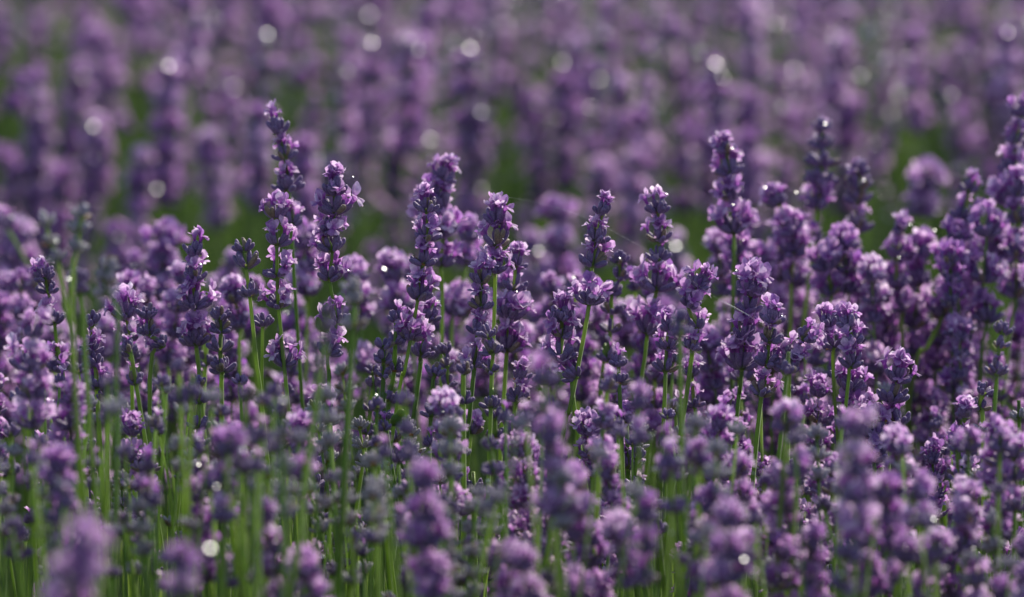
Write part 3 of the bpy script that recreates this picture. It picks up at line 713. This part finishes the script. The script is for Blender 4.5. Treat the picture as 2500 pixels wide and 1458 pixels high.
for i, F in enumerate(KINDS_F):
    PROTO.objects.link(proto_stalk(i, F, 1)); NEARP.objects.link(proto_stalk(i+50, F, 0))
LEAVES = bpy.data.collections.new("leaf_kinds")
for i in range(5): LEAVES.objects.link(proto_leaves(i, .24, 26, .0034))
SHOOTS = bpy.data.collections.new("shoot_kinds")
for i in range(4): SHOOTS.objects.link(proto_leaves(20+i, .40, 5, .0024, True))
g2 = random.Random(8)
pts = []
def kind_for(r, fl): return r.randrange(0, 8) if r.random() < fl else r.randrange(8, 12)
def clump(x, y, s=3.1):
    return noise.noise(Vector((x*s, y*s, 1.7)))
# behind: two more bushes in a row, with bare strips between them
for lo, hi, dens, hmax in ((4.45, 8.9, 380, .60),):
    area = (hi-lo)*3.6
    for _ in range(int(area*dens)):
        y = g2.uniform(lo, hi); x = g2.uniform(-1.8, 1.8)
        c = clump(x, y); qx = 1250 + x/y/K
        if y < 5.8 and g2.random() < .85 and any(a < qx < b for a, b in ((-30, 45), (1165, 1235), (565, 640), (1490, 1550), (2130, 2340), (860, 915), (380, 430))): continue
        if c < -.16 and g2.random() < .75: continue
        edge = min(1, (y-lo)/.4+.25, (hi-y)/.4+.4)
        top = hmax*(.80 + .20*edge)*(1 + .09*c) * g2.uniform(.84, 1.06)
        pts.append((x, y, 0, g2.gauss(0, .15) - .15*(1-edge), g2.gauss(0, .17), g2.uniform(-.5, .5), top/.6*g2.uniform(.92, 1.08), kind_for(g2, .66)))
scatter("lavender_mass", pts, PROTO, "unbroken mass of out-of-focus lavender filling the rows behind", "lavender"); pts = []
# the near bush beyond the frame's sides, its inner stalks and its near flank
for _ in range(1500):
    y = g2.uniform(1.75, 3.7); x = g2.uniform(-1.3, 1.3)
    half = y*(.093 if y > 2.6 else .13)
    if abs(x) < half:
        if g2.random() < .55: continue
        px, py = pix((x, y, .5)); lim = limit(px) + (110 if y < 3.0 else 60)
        zt = at(px, max(lim, 0) + g2.uniform(0, 420), y).z
        if y < 2.6: continue
        top = min(.56, zt)
        if top < .22: continue
        fl = .1 if px < 1250 else .5
    else:
        top = .56*g2.uniform(.8, 1.05)*(min(1, (y-1.6)/.5)*.15+.85); fl = .5
    pts.append((x, y, 0, g2.gauss(0, .07), g2.gauss(0, .09), 0, top/.6, kind_for(g2, fl)))
for _ in range(38):
    right = g2.random() < .55; px = g2.uniform(2160, 2520) if right else g2.uniform(1850, 2100)
    y = g2.uniform(3.28, 3.5); q = at(px, g2.uniform(600, 950) if right else g2.uniform(580, 880), y)
    if right and px < 2240 + g2.uniform(0, 40) and q.z < .5: continue
    pts.append((q.x, y, 0, g2.gauss(0, .02), g2.gauss(0, .02), 0, q.z/.6, kind_for(g2, .95)))
for _ in range(520):
    y = g2.uniform(2.62, 3.2); x = g2.uniform(-1, 1)*y*.097; px, py = pix((x, y, .5))
    top = at(px, limit(px) + 60 + (3.15-y)*220 + g2.uniform(0, 420), y).z
    if top < .2 or px > 1300 and g2.random() < .45: continue
    pts.append((x, y, 0, g2.gauss(0, .06), g2.gauss(0, .08), 0, top/.6, kind_for(g2, (.04 if px < 1300 else .28))))
for _ in range(360):
    y = g2.uniform(3.28, 3.72); x = g2.uniform(-1, 1)*y*.097; px, py = pix((x, y, .5))
    if 1285 < px < 1345 or 2100 < px < 2165 or 2235 < px < 2340 or 855 < px < 920: continue
    top = at(px, limit(px) + g2.uniform(-190, 260)*(.4 + .9*g2.random()) + 90*noise.noise(Vector((px/90, 3.1, 0))), y).z
    if noise.noise(Vector((px/70, y*4, 9))) < -.12: continue
    pts.append((x, y, 0, g2.gauss(0, .06), g2.gauss(0, .09), 0, top/.6, kind_for(g2, .85)))
scatter("lavender_mass", pts, NEARP, "lavender stalks filling the near bush between and beside the ones told apart", "lavender")
pts = []
for lo, hi, n, s in ((1.8, 3.75, 1500, 1.0), (4.3, 9.0, 3200, 1.25)):
    for _ in range(n):
        y = g2.uniform(lo, hi); x = g2.uniform(-1.9, 1.9)
        pts.append((x, y, 0, g2.gauss(0, .12), g2.gauss(0, .12), g2.uniform(0, 6.28), s*g2.uniform(.75, 1.25), g2.randrange(5)))
for _ in range(260):
    pts.append((g2.uniform(-1.9, 1.9), g2.uniform(3.75, 4.3), 0, g2.gauss(0, .3), g2.gauss(0, .3), g2.uniform(0, 6.28), g2.uniform(.3, .7), g2.randrange(5)))
scatter("foliage", pts, LEAVES, "dark green narrow leaves at the foot of the lavender", "leaves")
pts = []
for _ in range(2000):
    y = g2.uniform(2.4, 3.6); x = g2.uniform(-1.0, 1.0); px, py = pix((x, y, .4))
    sc = g2.uniform(.78, 1.15)
    if x < -.02*y: sc *= 1.08
    if px > 1500 and g2.random() < .5: continue
    sc = at(px, g2.uniform(1050, 1480) if px < 1500 else g2.uniform(1200, 1550), y).z/.40
    if abs(x) > y*.1: sc = min(sc, 1.1)
    if sc < .3 or y < 2.8 and abs(x) < y*.1: continue
    pts.append((x, y, 0, g2.gauss(0, .05), g2.gauss(0, .06), g2.uniform(0, 6.28), sc, g2.randrange(4)))
for _ in range(250):
    y = g2.uniform(4.6, 8); x = g2.uniform(-1.8, 1.8)
    pts.append((x, y, 0, g2.gauss(0, .05), g2.gauss(0, .06), g2.uniform(0, 6.28), g2.uniform(.8, 1.2), g2.randrange(4)))
scatter("undergrowth", pts, SHOOTS, "bright green bare shoots crowding upright between the lavender stalks", "shoots")

# ------------------------------------------------------------------ words for the stalks that have none yet
LM = [((683, 330), "the tallest left spike"), ((597, 620), "the thin dark bud spike"), ((475, 650), "the four-tier spike at left"), ((110, 690), "the double-crowned far left spike"),
      ((815, 560), "the dense lilac left spike"), ((310, 780), "the bright lilac-topped left spike"), ((485, 1060), "the orange-bracted bud spike"), ((1035, 620), "the central five-tier spike"),
      ((1212, 560), "the pink star-topped spike"), ((1165, 830), "the stout-stemmed central spike"), ((950, 930), "the dark column of bud cups"), ((1455, 600), "the clean-stemmed three-tier spike"),
      ((1605, 600), "the spike with the large pink whorl"), ((1695, 740), "the bright-tipped leaning spike"), ((1785, 430), "the thick pink-purple spike"), ((2003, 400), "the tall grey bud spike"),
      ((1825, 800), "the large silk-crossed lilac spike"), ((2050, 820), "the lilac-crowned pair"), ((2190, 960), "the wide purple spike at right"), ((2330, 600), "the right-hand clump"),
      ((2480, 400), "the tallest right-edge spike"), ((2135, 1090), "the round violet head"), ((450, 1380), "the large pink head at bottom left"), ((1730, 1280), "the large mauve bottom spike"),
      ((2230, 1200), "the orchid-pink head at bottom right"), ((1090, 1330), "the stout central stem's foot"), ((1410, 120), "the broad top mauve blur"), ((1147, 118), "the big round top glint"),
      ((383, 461), "the white glint at left"), ((1650, 600), "the white glint right of centre"), ((226, 308), "the pale glint upper left"), ((1748, 156), "the glint upper right"), ((2460, 80), "the top-right double glint"),
      ((190, 1130), "the two cups with a violet petal"), ((1400, 1330), "the small split cups low right of centre"), ((740, 1170), "the soft pink low head"), ((2400, 960), "the pale-edged bud tip"), ((613, 1330), "the split cup near the bottom")]
NUM = {2: "two", 3: "three", 4: "four", 5: "five", 6: "six", 1: "one"}
ORD = ["leftmost", "second", "third", "fourth", "fifth", "sixth", "seventh", "eighth"]
seen = {}
for s in STALKS:
    if not s['auto']: continue
    px, py = s['top']
    (lx, ly), nm = min(LM, key=lambda q: (q[0][0]-px)**2 + (q[0][1]-py)**2)
    dx, dyy = px-lx, py-ly
    rel = ("left of" if dx < 0 else "right of") if abs(dx) > abs(dyy) else ("above" if dyy < 0 else "below")
    look = ("pale grey-green" if s['pale'] else "dark budded" if s['F'] < .15 else "half-open violet" if s['F'] < .55 else "full pink-purple")
    blur = "far blurred" if s['Y'] > 3.9 else "near blurred" if s['Y'] < 2.85 else "soft" if s['Y'] > 3.3 else ""
    seen.setdefault((" ".join(x for x in (blur, look) if x), rel, nm), []).append(s)
for (lk, rel, nm), L in seen.items():
    L.sort(key=lambda s: s['top'][0])
    for i, s in enumerate(L):
        if len(L) == 1: t = f"{lk} spike {rel} {nm}"
        else: nm = nm.replace(" at ", " ").replace(" with the ", " with ").replace("the ", "", 1); t = f"{ORD[min(i, 7)]}{' from left' if i else ''} of the {lk} spikes {rel} {nm}"
        if len(t.split()) > 16: t = t.replace(" from left", "")
        if len(t.split()) > 16: t = t.replace("large ", "").replace("double-crowned ", "")
        if len(t.split()) > 16: print('LONG', t)
        s['o']['label'] = t
